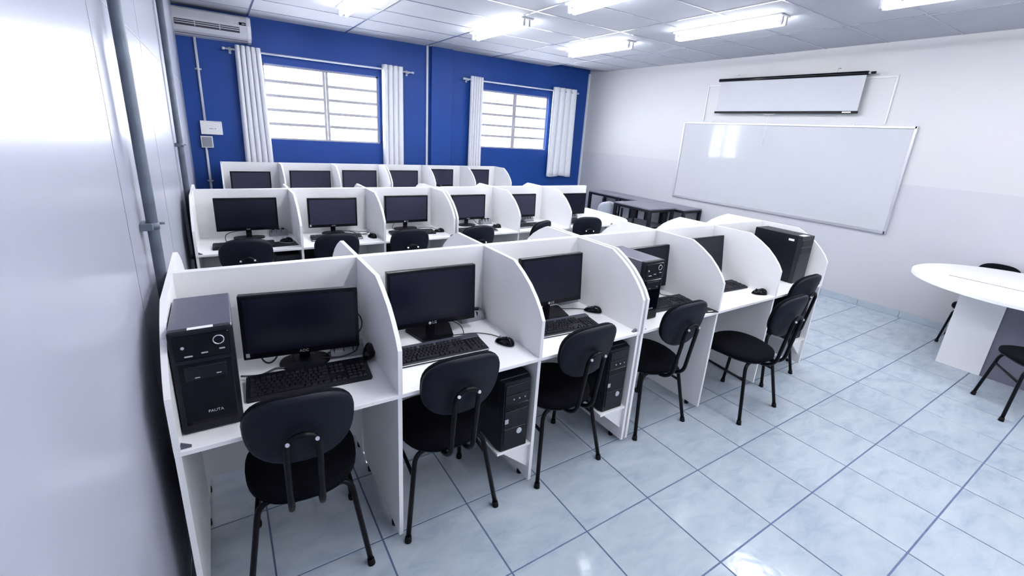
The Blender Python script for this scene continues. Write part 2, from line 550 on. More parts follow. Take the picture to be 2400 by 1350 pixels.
def curtain(label, x0, x1, ztop, zbot, folds, flare=0.0, amp=0.045, phase=0.0):
    t = thing('curtain', label, 'curtain', ((x0 + x1) / 2, YB - 0.09, zbot), group='grey grommet curtains')
    w = x1 - x0
    N, R = folds * 14, 20
    b = NB()
    H = ztop - zbot
    front, back = [], []
    for j in range(R + 1):
        v = j / R
        z = H * (1 - v)
        fr, bk = [], []
        for i in range(N + 1):
            u = i / N
            a = PI * folds * u + phase
            lobe = abs(math.sin(a))
            am = amp * (1 - 0.15 * v) * (1 + 0.22 * math.sin(4 * u + 1 + 1.5 * v))
            yy = 0.028 - am * lobe ** 0.8 + 0.006 * v * math.sin(1.3 * a + 2 * v)
            xx = -w / 2 + w * u + flare * v * (u - 0.2) - 0.22 * w / folds * math.sin(2 * a) * 0.5
            zz = z + (0.012 * math.sin(a * 0.7 + 1.0) if j == R else 0)
            fr.append(b.verts.new((xx, yy - 0.0015, zz)))
            bk.append(b.verts.new((xx, yy + 0.0015, zz)))
        front.append(fr); back.append(bk)
    for j in range(R):
        for i in range(N):
            f = b.faces.new((front[j][i], front[j][i + 1], front[j + 1][i + 1], front[j + 1][i])); f.smooth = True
            f = b.faces.new((back[j][i + 1], back[j][i], back[j + 1][i], back[j + 1][i + 1])); f.smooth = True
    for j in range(R):
        b.faces.new((front[j][0], front[j + 1][0], back[j + 1][0], back[j][0]))
        b.faces.new((front[j][N], back[j][N], back[j + 1][N], front[j + 1][N]))
    for i in range(N):
        b.faces.new((front[0][i], back[0][i], back[0][i + 1], front[0][i + 1]))
        b.faces.new((front[R][i], front[R][i + 1], back[R][i + 1], back[R][i]))
    obj('cloth', b, M_curt, t)
    for k in range(folds):
        u = ((k + 0.5) * PI - phase) / (PI * folds) + 0.22 / folds
        if not 0.02 < u < 0.98: continue
        g = NB(); ring(g, (-w / 2 + w * u, 0, H - 0.050), 'x', 0.018, 0.004, 14, 6)
        obj('grommet', g, M_grom, t)
    return t
curtain('grey curtain at the left side of the wide left window', 0.355, 0.655, 2.665, 0.98, 5, 0.06, 0.075)
curtain('grey curtain at the right side of the wide left window', 2.30, 2.635, 2.675, 0.98, 4, 0.0, 0.07)
curtain('narrow bunched grey curtain at the left of the corner window', 3.83, 4.09, 2.68, 0.98, 5, 0.0, 0.075, 0.4)
curtain('grey curtain hanging clear at the right of the corner window', 5.60, 6.20, 2.69, 0.99, 4, 0.03, 0.06, 2.3)

# ------------------------------------------------------------------ conduits, boxes, air conditioner
def pipe(name, label, x, y, z0, z1, r, m, clamps, cat='pipe', wall='b'):
    t = thing(name, label, cat, (x, y, z0))
    b = NB(); cyl(b, (0, 0, 0), (0, 0, z1 - z0), r, 16); obj('tube', b, m, t)
    for z in clamps:
        b = NB()
        if wall == 'b':
            cyl(b, (0, 0, z - z0 - 0.012), (0, 0, z - z0 + 0.012), r + 0.005, 14)
            box(b, -r - 0.02, r + 0.02, r * 0.6, YB - y, z - z0 - 0.010, z - z0 + 0.010)
        else:
            box(b, XL - x, 0.004, -r - 0.022, r + 0.022, z - z0 - 0.013, z - z0 + 0.013, 0.002, 1)
            cyl(b, (0, 0, z - z0 - 0.013), (0, 0, z - z0 + 0.013), r + 0.003, 14)
            cyl(b, (0.004, r + 0.022, z - z0), (r + 0.016, r + 0.022, z - z0), 0.005, 8)
        obj('clamp', b, M_galv if wall != 'b' else m, t)
    return t
pipe('conduit_pipe', 'thick galvanised conduit on the left wall, nearest the camera', XL + 0.036, 2.165, 0.0, ZC, 0.019, M_galv, (1.37,), wall='l')
pipe('conduit_pipe', 'galvanised conduit on the left wall, beside the middle row', XL + 0.036, 4.60, 0.0, ZC, 0.022, M_galv, (1.535, 0.60), wall='l')
pipe('conduit_pipe', 'slim pale conduit running down from the air conditioner to a wall box', -0.075, YB - 0.02, 1.68, 2.72, 0.015, M_pvc, (2.33,))
pipe('conduit_pipe', 'slim pale conduit below the wall boxes on the blue wall', -0.10, YB - 0.02, 0.0, 1.345, 0.015, M_pvc, (0.9,))
b = NB(); box(b, 3.067 - 0.016, 3.067 + 0.016, YB - 0.03, YB, 0.0, ZC, 0.003, 1)
tag(obj('cable_channel', b, M_pvc), 'pale vertical cable channel between the two windows', 'cable channel')

t = thing('junction_box', 'white wall box with a small printed label on the blue wall', 'electrical box', (-0.010, YB, 1.52))
b = NB()
prism(b, [(0, 0.0), (-0.06, 0.0), (-0.052, 0.155), (-0.035, 0.172), (0, 0.172)], 'x', -0.122, 0.122)
obj('cover', b, M_sticker, t)
for (xa, xb) in ((-0.028, 0.010), (0.018, 0.024), (0.032, 0.052)):
    b = NB(); box(b, xa, xb, -0.0585, -0.055, 0.070, 0.080); obj('print_mark', b, M_print, t)
t = thing('switch_box', 'grey square box under the white wall box', 'electrical box', (-0.080, YB, 1.345))
b = NB(); box(b, -0.068, 0.068, -0.05, 0, 0, 0.15, 0.004, 2); obj('body', b, M_fix, t)
b = NB(); box(b, -0.055, 0.055, -0.056, -0.049, 0.012, 0.138, 0.003, 1); obj('faceplate', b, M_strip, t)

t = thing('air_conditioner', 'white wall-mounted air conditioner above the blue wall by the corner', 'air conditioner', (0.14, YB, 2.70))
prof = [(0, 0.0), (-0.10, 0.012), (-0.175, 0.05), (-0.215, 0.115), (-0.225, 0.19), (-0.20, 0.285), (-0.17, 0.305), (0, 0.305)]
b = NB(); prism(b, prof, 'x', -0.41, 0.375); obj('casing', b, M_ac, t)
capp = [(p[0] * 1.02 if p[0] else 0, 0.152 + (p[1] - 0.152) * 1.02) for p in prof]
b = NB()
A = [b.verts.new((0.375, p[0], p[1])) for p in capp]; Bv = [b.verts.new((0.415, p[0] * 0.97, 0.152 + (p[1] - 0.152) * 0.95)) for p in capp]
b.faces.new(A[::-1]); b.faces.new(Bv)
for i in range(len(capp)): b.faces.new((A[i], A[(i + 1) % len(capp)], Bv[(i + 1) % len(capp)], Bv[i]))
obj('end_cap', b, M_fix, t)
b = NB(); prism(b, [(-0.2195, 0.10), (-0.2262, 0.165), (-0.20, 0.165), (-0.19, 0.10)], 'x', -0.395, 0.285); obj('outlet_slot', b, M_acd, t)
for zz, yy in ((0.148, -0.228), (0.126, -0.2265)):
    b = NB(); box(b, -0.392, 0.282, yy - 0.006, yy + 0.012, zz - 0.004, zz + 0.004, 0.001, 1); obj('louvre', b, M_ac, t)
for xx in (-0.19, 0.07):
    b = NB(); box(b, xx - 0.004, xx + 0.004, -0.232, -0.21, 0.105, 0.163); obj('louvre_post', b, M_ac, t)
b = NB(); box(b, 0.285, 0.36, -0.2325, -0.21, 0.192, 0.226, 0.002, 1); obj('display', b, M_bez, t)
b = NB(); box(b, 0.315, 0.352, -0.2335, -0.2320, 0.203, 0.212); obj('display_print', b, M_logo, t)
b = NB(); box(b, -0.40, 0.372, -0.132, -0.125, 0.020, 0.0245); obj('lower_seam', b, M_acd, t)

# ------------------------------------------------------------------ fluorescent lights
def make_light():
    t = thing('ceiling_light', '', 'light', (0, 0, 0))
    b = NB()
    prism(b, [(-0.085, 0.0), (-0.075, -0.016), (0.075, -0.016), (0.085, 0.0)], 'y', -0.63, 0.63)
    obj('housing', b, M_fix, t)
    for s in (-1, 1):
        b = NB(); cyl(b, (s * 0.034, -0.605, -0.070), (s * 0.034, 0.605, -0.070), 0.0155, 14)
        obj('tube_lamp', b, M_lamp, t)
        for e in (-1, 1):
            b = NB(); box(b, s * 0.034 - 0.014, s * 0.034 + 0.014, e * 0.605, e * 0.628, -0.087, -0.014, 0.003, 1)
            obj('lampholder', b, M_sock, t)
    return t
L0 = make_light()
light_spots = [
    (4.765, 3.33, 'twin-tube light nearest the ceiling edge above the projection screen'),
    (3.13, 3.33, 'twin-tube light cut by the top edge left of the screen'),
    (3.13, 5.36, 'twin-tube light in front of the narrow blue wall pilaster'),
    (4.76, 5.31, 'smallest twin-tube light farthest toward the room corner'),
    (1.415, 5.38, 'twin-tube light above the wide left window'),
    (4.765, 1.29, 'twin-tube light at the top right corner of the ceiling'),
    (1.415, 3.33, 'twin-tube light overhead above the first row'),
    (3.13, 1.29, 'twin-tube light overhead beside the aisle'),
    (1.415, 1.29, 'twin-tube light straight above the camera side'),
    (1.415, -0.80, 'twin-tube light behind the camera by the partition'),
    (3.13, -0.80, 'twin-tube light behind the camera in the middle'),
    (4.765, -0.80, 'twin-tube light behind the camera by the white wall'),
    (1.415, -2.85, 'added twin-tube fill light near the rear wall by the partition'),  # rearmost row: unseen lights added to brighten surfaces facing the camera
    (3.13, -2.85, 'added twin-tube fill light near the rear wall in the middle'),
    (4.765, -2.85, 'added twin-tube fill light near the rear wall by the white wall'),
]
for k, (x, y, lab) in enumerate(light_spots):
    o = L0 if k == 0 else copy_tree(L0)
    o.location = (x, y, ZC - 0.004)
    o['label'] = lab
    o['group'] = 'fluorescent ceiling lights'

# ------------------------------------------------------------------ whiteboard, screen, channel frame
t = thing('whiteboard', 'large glossy whiteboard with aluminium frame on the white wall', 'whiteboard', (XR, 3.51, 0.935))
L, H = 1.53, 1.205
b = NB(); box(b, -0.020, 0.0, -L, L, 0, H); obj('board', b, M_wb, t)
for (y0, y1, z0, z1) in ((-L, L, -0.012, 0.022), (-L, L, H - 0.022, H + 0.006), (-L - 0.006, -L + 0.022, -0.012, H + 0.006), (L - 0.022, L + 0.006, -0.012, H + 0.006)):
    b = NB(); box(b, -0.032, 0.0, y0, y1, z0, z1, 0.003, 1); obj('frame_bar', b, M_alu, t)
for yy in (1.05, 0.2, -0.9):
    b = NB(); box(b, -0.036, -0.02, yy - 0.02, yy + 0.02, H - 0.012, H + 0.010, 0.002, 1); obj('clip', b, M_alu, t)

t = thing('projection_screen', 'partly lowered projection screen with black rods above the whiteboard', 'projection screen', (XR, 3.53, 2.29))
b = NB()
tube(b, [(-0.075, 0.965, 0.452), (-0.075, -0.955, 0.436)], 0.023, 14); obj('roller_housing', b, M_bez, t, True)
b = NB(); cyl(b, (-0.075, 0.965, 0.452), (-0.075, 1.0, 0.452), 0.012, 10, 0.005); obj('end_tip', b, M_bolt, t)
b = NB(); cyl(b, (-0.075, -0.955, 0.436), (-0.075, -0.985, 0.436), 0.012, 10); obj('end_tip', b, M_bolt, t)
b = NB(); cyl(b, (-0.075, -0.985, 0.436), (-0.075, -1.03, 0.436), 0.014, 10); obj('end_knob', b, M_bez, t)
b = NB(); box(b, -0.077, -0.074, -0.945, 0.935, 0.0, 0.436); obj('fabric', b, M_screenf, t)
b = NB(); box(b, -0.088, -0.066, -0.955, 0.955, -0.016, 0.014, 0.004, 2); obj('bottom_bar', b, M_bez, t)
b = NB(); box(b, -0.090, -0.087, -0.885, -0.79, -0.008, 0.006); obj('bar_sticker', b, M_sticker, t)
b = NB()
tube(b, fillet([(-0.078, 0.19, -0.012), (-0.078, 0.16, -0.03), (-0.078, 0.06, -0.03), (-0.078, 0.03, -0.012)], 0.02), 0.004, 6)
obj('pull_handle', b, M_cord, t)
b = NB(); tube(b, [(-0.078, 0.11, -0.03), (-0.076, 0.112, -0.20), (-0.070, 0.115, -0.44)], 0.0028, 6); obj('pull_cord', b, M_cord, t)
b = NB(); ring(b, (-0.070, 0.115, -0.453), 'x', 0.013, 0.003, 14, 6); obj('cord_ring', b, M_cord, t)
for yy in (0.70, -0.62):
    b = NB(); tube(b, fillet([(0.0, yy, 0.515), (-0.05, yy, 0.515), (-0.075, yy, 0.50), (-0.075, yy, 0.46)], 0.015), 0.004, 6)
    obj('hook', b, M_bolt, t)

t = thing('wire_channel_frame', 'thin pale channel frame on the wall behind the projection screen', 'cable channel', (XR, 3.50, 2.165))
for (y0, y1, z0, z1) in ((-1.20, 1.215, 0.505, 0.525), (-1.21, -1.19, -0.0, 0.525), (1.20, 1.22, -0.0, 0.525)):
    b = NB(); box(b, -0.012, 0, y0, y1, z0, z1, 0.002, 1); obj('channel', b, M_chan, t)

# ------------------------------------------------------------------ study carrels
TOPZ = 1.178
THK = 0.018
def carrel(label, xs, yf, sgn, dz, group, shelves=(), xend=None, dep=0.61):
    """xs = partition centres; yf = front edge; sgn=+1 faces the camera side, -1 faces away"""
    t = thing('study_carrel', label, 'carrel', ((xs[0] + xs[-1]) / 2, yf, 0), group=group)
    ox = (xs[0] + xs[-1]) / 2
    Y = lambda d: sgn * d
    prof = [(0, dz), (0, 0.950), (0.03, 0.997), (0.073, 1.045), (0.13, 1.095), (0.20, 1.138), (0.255, 1.165), (0.285, TOPZ), (dep - THK, TOPZ), (dep - THK, dz)]
    xe = xend if xend is not None else xs[-1]
    for x in xs:
        b = NB(); prism(b, [(Y(p[0]), p[1]) for p in prof], 'x', x - ox - THK / 2, x - ox + THK / 2)
        obj('partition', b, M_white, t)
        b = NB(); prism(b, [(Y(0.006), 0.025), (Y(0.006), dz - 0.019), (Y(dep - THK), dz - 0.019), (Y(dep - THK), 0.025)], 'x', x - ox - THK / 2, x - ox + THK / 2)
        lp = obj('leg_panel', b, M_white, t)
        for d in (0.10, 0.50):
            b = NB(); cyl(b, (x - ox, Y(d), 0.0), (x - ox, Y(d), 0.026), 0.014, 10)
            obj('glide', b, M_rub, lp)
    b = NB(); box(b, xs[0] - ox - THK / 2, xe - ox + THK / 2, Y(0), Y(dep - THK), dz - 0.0185, dz - 0.0002, 0.0015, 1)
    obj('desktop', b, M_white, t)
    b = NB(); box(b, xs[0] - ox - THK / 2, xe - ox + THK / 2, Y(dep - THK), Y(dep), 0.18, TOPZ + 0.001, 0.001, 1)
    obj('back_panel', b, M_white, t)
    for x in (xs[0] + 0.02, xe - 0.02):
        b = NB(); prism(b, [(0, 0), (0.028, 0), (0, 0.016)] if x < ox else [(0, 0), (-0.028, 0), (0, 0.016)], 'y', Y(0.012), Y(0.028))
        o = obj('corner_bracket', b, M_pctop, t); o.location = (x - ox - 0.01 * (1 if x < ox else -1), 0, dz)
    for xr in shelves:
        x1 = xr - ox - THK / 2; x0 = x1 - 0.20
        b = NB(); box(b, x0, x1, Y(0.012), Y(0.40), 0.248, 0.262, 0.001, 1); sh = obj('cpu_shelf', b, M_white, t)
        b = NB(); prism(b, [(x0 + 0.03, 0.248), (x1, 0.248), (x1, 0.10)], 'y', Y(0.03), Y(0.045)); obj('gusset', b, M_white, sh)
    return t

D1, D2, D3 = 0.755, 0.768, 0.768
R1L = [-0.205, 0.528, 1.232, 1.93]; R1R = [1.966, 2.69, 3.397, 4.115]
R2L = [-0.200, 0.530, 1.228, 1.925]; R2R = [1.961, 2.705, 3.425]
R3L = [0.045, 0.745, 1.455, 2.165]; R3R = [2.20, 2.90, 3.62, 4.33]
Y1, Y2, Y3 = 1.55, 3.98, 6.72
GC = 'white study carrels in three rows'
carrel('white carrel of three bays in the nearest row, beside the left wall', R1L, Y1, 1, D1, GC, (R1L[2], R1L[3]))
carrel('white carrel of three bays in the nearest row, at its aisle end', R1R, Y1, 1, D1, GC, (R1R[3],))
carrel('white carrel facing away, backing onto the nearest row beside the left wall', R1L, Y1 + 1.222, -1, D1, GC)
carrel('white carrel facing away, backing onto the aisle end of the nearest row', R1R, Y1 + 1.222, -1, D1, GC)
carrel('white carrel of three bays in the middle row, beside the left wall', R2L, Y2, 1, D2, GC, (R2L[1],))
carrel('white carrel in the middle row whose last bay has no end partition', R2R, Y2, 1, D2, GC, (), 4.14)
carrel('white carrel facing away, backing onto the left half of the middle row', R2L, Y2 + 1.222, -1, D2, GC)
carrel('white carrel facing away, backing onto the right half of the middle row', R2R, Y2 + 1.222, -1, D2, GC, (), 4.14)
carrel('white carrel of three bays in the far row under the wide left window', R3L, Y3, 1, D3, GC)
carrel('white carrel of three bays in the far row, ending below the corner window', R3R, Y3, 1, D3, GC)

# ------------------------------------------------------------------ monitors
def monitor(label, x, y, zd, w, h, zb, yaw=0.0, tilt=3.0, style='round', brand=None, matte=False, dots=False):
    t = thing('monitor', label, 'monitor', (x, y, zd), math.radians(yaw), group='desktop monitors')
    hz = zb - zd
    tl = math.radians(tilt)
    R = Matrix.Rotation(-tl, 4, 'X')
    def place(o):
        o.matrix_local = Matrix.Translation((0, -0.03, hz)) @ R
        return o
    b = NB()
    bz = 0.016
    box(b, -w / 2, w / 2, -0.012, 0.022, 0, h, 0.004, 2)
    hb = place(obj('housing', b, M_bez, t))
    b = NB(); box(b, -w / 2 + bz, w / 2 - bz, -0.0135, -0.0115, bz * 1.7, h - bz)
    place(obj('screen_panel', b, M_scrm if matte else M_scr, t))
    b = NB(); prism(b, [(-w * 0.36, h * 0.15), (w * 0.36, h * 0.15), (w * 0.30, h * 0.85), (-w * 0.30, h * 0.85)], 'y', 0.022, 0.045)
    place(obj('rear_shell', b, M_kb, t))
    if brand:
        me = text_mesh(brand, 0.017 if len(brand) > 2 else 0.02)
        o = obj('brand_lettering', me, M_logo, t)
        o.matrix_local = Matrix.Translation((0, -0.03, hz)) @ R @ Matrix.Translation((0.004 if brand == 'LG' else 0, -0.0125, bz * 0.85)) @ Matrix.Rotation(PI / 2, 4, 'X')
        if brand == 'LG':
            b = NB(); cyl(b, (-0.021, -0.0125, bz * 0.85), (-0.021, -0.0135, bz * 0.85), 0.0075, 14); place(obj('brand_disc', b, M_logo, t))
    if dots:
        b = NB(); box(b, -w / 2 + 0.010, -w / 2 + 0.024, -0.0138, -0.0118, 0.012, 0.030); place(obj('corner_sticker', b, M_print, t))
    b = NB(); box(b, -0.022, 0.022, 0.0, 0.022, 0.008, hz + 0.09, 0.004, 2); obj('stand_neck', b, M_bez, t)
    b = NB()
    if style == 'round':
        n = 28
        pts = [sup(2 * PI * k / n, 0.105, 0.082, 2.2) for k in range(n)]
        A = [b.verts.new((p[0], p[1], 0)) for p in pts]; B2 = [b.verts.new((p[0] * 0.97, p[1] * 0.97, 0.007)) for p in pts]; D = [b.verts.new((p[0] * 0.4, p[1] * 0.4, 0.016)) for p in pts]
        b.faces.new(A[::-1]); b.faces.new(D)
        for i in range(n):
            j = (i + 1) % n
            b.faces.new((A[i], A[j], B2[j], B2[i])); b.faces.new((B2[i], B2[j], D[j], D[i]))
    elif style == 'square':
        prism(b, [(-0.085, -0.105), (-0.075, -0.115), (0.075, -0.115), (0.085, -0.105), (0.125, 0.045), (0.115, 0.06), (-0.115, 0.06), (-0.125, 0.045)], 'z', 0, 0.014)
    else:
        n = 28
        pts = [sup(2 * PI * k / n, 0.12, 0.06, 2.6) for k in range(n)]
        prism(b, pts, 'z', 0, 0.012)
    obj('stand_base', b, M_kb if style != 'square' else M_bez, t)
    return t

monitor('black monitor beside the tower on the nearest left desk', 0.242, 2.00, D1, 0.462, 0.285, 0.815, -8, 1, 'round', 'AOC', dots=True)
monitor('black monitor with square stand in the second bay of the nearest row', 0.868, 2.05, D1, 0.475, 0.305, 0.812, -2, 3, 'square', 'LG')
monitor('black monitor in the third bay of the nearest row, square foot half hidden', 1.605, 2.00, D1, 0.455, 0.300, 0.825, 0, 5, 'square', 'LG')
monitor('black monitor half hidden behind a tower standing on the desk', 2.49, 2.03, D1, 0.455, 0.305, 0.795, 0, 4, 'round')
monitor('black monitor cut off by a curved partition in the fifth bay of the nearest row', 3.17, 2.04, D1, 0.455, 0.305, 0.81, 0, 8, 'round')
monitor('monitor almost wholly hidden left of the aisle-end tower', 3.60, 2.09, D1, 0.40, 0.27, 0.815, 0, 2, 'round')
monitor('wide dark monitor in the middle row beside the left wall', 0.172, 4.45, D2, 0.468, 0.281, 0.845, -2, 0, 'oval', 'acer')
monitor('dark monitor in the second bay of the middle row', 0.872, 4.45, D2, 0.438, 0.275, 0.836, -2, 0, 'round', 'AOC', True, True)
monitor('glossy dark monitor in the third bay of the middle row', 1.588, 4.45, D2, 0.456, 0.277, 0.842, 0, 0, 'oval', 'LG', True)
monitor('dark monitor in the fourth bay of the middle row beside a double partition', 2.300, 4.45, D2, 0.42, 0.277, 0.837, 0, 1, 'round', 'AOC', True)
monitor('dark monitor in the fifth bay of the middle row', 2.985, 4.43, D2, 0.43, 0.275, 0.837, 0, 2, 'round', 'AOC', True)
monitor('blackest monitor at the open end of the middle row', 3.785, 4.43, D2, 0.42, 0.268, 0.84, 0, 0, 'oval')
for (xa, xb, zt, lab, br) in ((0.130, 0.612, 1.068, 'monitor at the left end of the far row', None), (0.850, 1.402, 1.087, 'widest monitor, second in the far row', None),
                          (1.572, 2.086, 1.099, 'third monitor from the left in the far row', None), (2.270, 2.767, 1.103, 'fourth monitor from the left in the far row', None),
                          (2.945, 3.402, 1.131, 'fifth monitor in the far row, its lower edge showing', 'AOC'), (3.655, 4.110, 1.135, 'last monitor at the right end of the far row', None)):
    monitor(lab, (xa + xb) / 2, 7.18, D3, xb - xa, 0.285, zt - 0.285, 0, 0, 'round', br, True)

# ------------------------------------------------------------------ keyboards
def keyboard(label, x, y, zd, w=0.455, d=0.155, yaw=0.0, style='black', single=False, tiltz=0.010):
    t = thing('keyboard', label, 'keyboard', (x, y, zd), math.radians(yaw), group='keyboards on the desks')
    body = M_kb if style == 'black' else M_kbg
    b = NB()
    poly = [(-d / 2, 0), (-d / 2, 0.012), (-d / 2 + 0.012, 0.016), (d / 2 - 0.006, 0.016 + tiltz), (d / 2, 0.012 + tiltz), (d / 2, 0)]
    prism(b, poly, 'x', -w / 2, w / 2)
    es = [e for e in b.edges if abs(e.verts[0].co.x - e.verts[1].co.x) < 1e-6 and abs(abs(e.verts[0].co.x) - w / 2) < 1e-6]
    bmesh.ops.bevel(b, geom=es, offset=0.004, segments=2, affect='EDGES')
    obj('case', b, M_kb, t)
    slope = tiltz / (d - 0.018)
    zt = lambda yy: 0.0165 + slope * (yy + d / 2 - 0.012)
    if style != 'black':
        b = NB(); prism(b, [(d / 2 - 0.038, zt(d / 2 - 0.038)), (d / 2 - 0.004, zt(d / 2 - 0.004)), (d / 2 - 0.004, zt(d / 2 - 0.004) + 0.004), (d / 2 - 0.036, zt(d / 2 - 0.036) + 0.004)], 'x', -w / 2 + 0.003, w / 2 - 0.003)
        obj('top_strip', b, M_kbg, t)
        b = NB(); box(b, -w / 2 + 0.004, w / 2 - 0.004, -d / 2 - 0.002, -d / 2 + 0.002, 0.006, 0.011, 0.001, 1); obj('front_strip', b, M_silver, t)
    u = (w - 0.03) / 22.7
    rows = []
    ys = [-0.058, -0.039, -0.020, -0.001, 0.018, 0.042]
    sc = d / 0.155
    def add(c0, wd, r): rows.append((-w / 2 + 0.013 + c0 * u, wd * u, ys[r] * sc))
    for c, wd in ((0, 1.4), (1.4, 1.3), (2.7, 1.3), (4.0, 6.0), (10.0, 1.3), (11.3, 1.3), (12.6, 1.0), (13.6, 1.4)): add(c, wd, 0)
    add(0, 2.2, 1); [add(2.2 + k, 1, 1) for k in range(10)]; add(12.2, 2.8, 1)
    add(0, 1.8, 2); [add(1.8 + k, 1, 2) for k in range(11)]; add(12.8, 2.2, 2)
    add(0, 1.5, 3); [add(1.5 + k, 1, 3) for k in range(12)]; add(13.5, 1.5, 3)
    [add(k, 1, 4) for k in range(13)]; add(13, 2, 4)
    add(0, 1, 5); [add(2 + k + (k // 4) * 0.5, 1, 5) for k in range(12)]
    for r in (3, 4, 5): [add(15.3 + k, 1, r) for k in range(3)]
    add(16.3, 1, 1); [add(15.3 + k, 1, 0) for k in range(3)]
    for r in (1, 2, 3, 4): [add(18.7 + k, 1, r) for k in range(4 if r in (2, 4) else 3)]
    add(18.7, 2, 0); add(20.7, 1, 0); add(21.7, 1, 0)
    kd = 0.0165 * sc
    cache = {}
    joined = NB()
    for (kx, kw, ky) in rows:
        ww = kw - 0.0022
        zz = zt(ky)
        def keyshape(b, ox, oy, oz):
            h = kd / 2
            A = [b.verts.new((ox + sx * ww / 2, oy + sy * h, oz)) for sx, sy in ((-1, -1), (1, -1), (1, 1), (-1, 1))]
            Bq = [b.verts.new((ox + sx * (ww / 2 - 0.0022), oy + sy * (h - 0.0022) + 0.0006, oz + 0.0075)) for sx, sy in ((-1, -1), (1, -1), (1, 1), (-1, 1))]
            b.faces.new(Bq)
            for i in range(4): b.faces.new((A[i], A[(i + 1) % 4], Bq[(i + 1) % 4], Bq[i]))
        if single:
            kk = round(ww, 4)
            if kk not in cache:
                b = NB(); keyshape(b, 0, 0, 0)
                cache[kk] = mesh_from(b, 'key'); cache[kk].materials.append(M_key)
            o = obj('key', cache[kk], None, t)
            o.location = (kx + kw / 2, ky, zz)
        else:
            keyshape(joined, kx + kw / 2, ky, zz)
    if not single:
        o = obj('keys', joined, M_key, t); o['kind'] = 'stuff'
    else:
        joined.free()
    return t
keyboard('chunky black keyboard in front of the nearest left monitor', 0.236, 1.815, D1, 0.468, 0.165, -4, 'black', True, 0.014)
keyboard('black keyboard with grey top strip in the second bay of the nearest row', 0.820, 1.815, D1, 0.458, 0.155, -2, 'grey', True)
keyboard('black keyboard with pale lower trim in the third bay of the nearest row', 1.545, 1.785, D1, 0.458, 0.160, -4, 'grey', True)
keyboard('black keyboard behind the mouse pad in the fourth bay of the nearest row', 2.435, 1.785, D1, 0.455, 0.160, -3)
keyboard('keyboard whose end shows past the curved partition in the fifth bay', 3.160, 1.845, D1, 0.455, 0.150, -3)
keyboard('black keyboard in the middle row beside the left wall', 0.12, 4.16, D2, 0.44, 0.15, -2)
keyboard('dark keyboard behind the chair in the second bay of the middle row', 0.855, 4.22, D2, 0.44, 0.14, -3, 'grey')
keyboard('dark keyboard in the third bay of the middle row', 1.58, 4.22, D2, 0.45, 0.14, -3, 'black')
keyboard('greyish keyboard in the fourth bay of the middle row', 2.27, 4.14, D2, 0.44, 0.15, 0, 'grey')
keyboard('greyish keyboard in the fifth bay of the middle row', 2.99, 4.19, D2, 0.44, 0.15, 0, 'grey')
keyboard('greyish keyboard at the open end of the middle row', 3.78, 4.20, D2, 0.44, 0.15, 0, 'grey')

# ------------------------------------------------------------------ mice
def mouse(label, x, y, zd, yaw=0.0, light=False, tip=False):
    t = thing('computer_mouse', label, 'mouse', (x, y, zd), math.radians(yaw), group='computer mice')
    if tip:
        t.rotation_euler = (math.radians(18), math.radians(75), math.radians(yaw))
    b = NB()
    n, m = 20, 7
    rings = []
    for j in range(m + 1):
        ph = (PI / 2) * j / m
        s, c = math.sin(ph), math.cos(ph)
        rr = c ** 0.75 if j < m else 0.001
        rg = []
        for k in range(n):
            px, py = sup(2 * PI * k / n, 0.031, 0.056, 2.3)
            hgt = 0.036 * (s ** 0.9) * (1 - 0.18 * (py / 0.056)) if j else 0.0
            rg.append(b.verts.new((px * rr, py * rr - 0.004 * s, 0.003 + hgt)))
        rings.append(rg)
    for a, c in zip(rings[:-1], rings[1:]):
        for k in range(n):
            f = b.faces.new((a[k], a[(k + 1) % n], c[(k + 1) % n], c[k])); f.smooth = True
    b.faces.new(rings[0][::-1]); b.faces.new(rings[-1])
    obj('body', b, M_pcgl, t)
    b = NB(); prism(b, [sup(2 * PI * k / 20, 0.0325, 0.0575, 2.3) for k in range(20)], 'z', 0.0, 0.006); obj('base', b, M_silver if light else M_kb, t)
    b = NB(); cyl(b, (-0.003, 0.028, 0.033), (0.003, 0.028, 0.033), 0.008, 12); obj('wheel', b, M_logo if light else M_key, t)
    return t
mouse('dark mouse to the right of the keyboard in the second bay of the nearest row', 1.150, 1.755, D1, 25, True)
mouse('dark mouse with pale button behind the keyboard in the third bay of the nearest row', 1.885, 1.895, D1, 40, True)
mouse('black mouse alone on the desk in the fifth bay of the nearest row', 3.335, 1.640, D1, 60)
mouse('black mouse tipped on edge behind the nearest left keyboard', 0.492, 1.905, D1 + 0.034, -15, tip=True)
mouse('pale-topped mouse half hidden by the chair on the mouse pad in the fourth bay', 2.590, 1.670, D1 + 0.0035, 70, True)
mouse('dark mouse on the pad in the middle row beside the left wall', 0.435, 4.20, D2 + 0.0035, 60, True)
mouse('grey mouse on the desk in the second bay of the middle row', 1.165, 4.175, D2, 15)
mouse('mouse on a pale base at the right of the third bay in the middle row', 1.855, 4.20, D2, 75, True)
mouse('dark mouse at the right of the fourth bay in the middle row', 2.565, 4.235, D2, 80)

def mousepad(label, x, y, zd, w, d, yaw, m=M_kb):
    b = NB(); box(b, -w / 2, w / 2, -d / 2, d / 2, 0, 0.003, 0.001, 1)
    o = tag(obj('mouse_pad', b, m), label, 'mouse pad')
    o.location = (x, y, zd); o.rotation_euler = (0, 0, math.radians(yaw))
    return o
mp = mousepad('black mouse pad with a small white mark at the front of the fourth bay', 2.585, 1.652, D1, 0.23, 0.17, -15)
b = NB(); box(b, 0.045, 0.085, -0.070, -0.060, 0.003, 0.0034); obj('printed_mark', b, M_sticker, mp)
mousepad('dark mouse pad in the middle row beside the left wall', 0.41, 4.155, D2, 0.20, 0.17, 4)

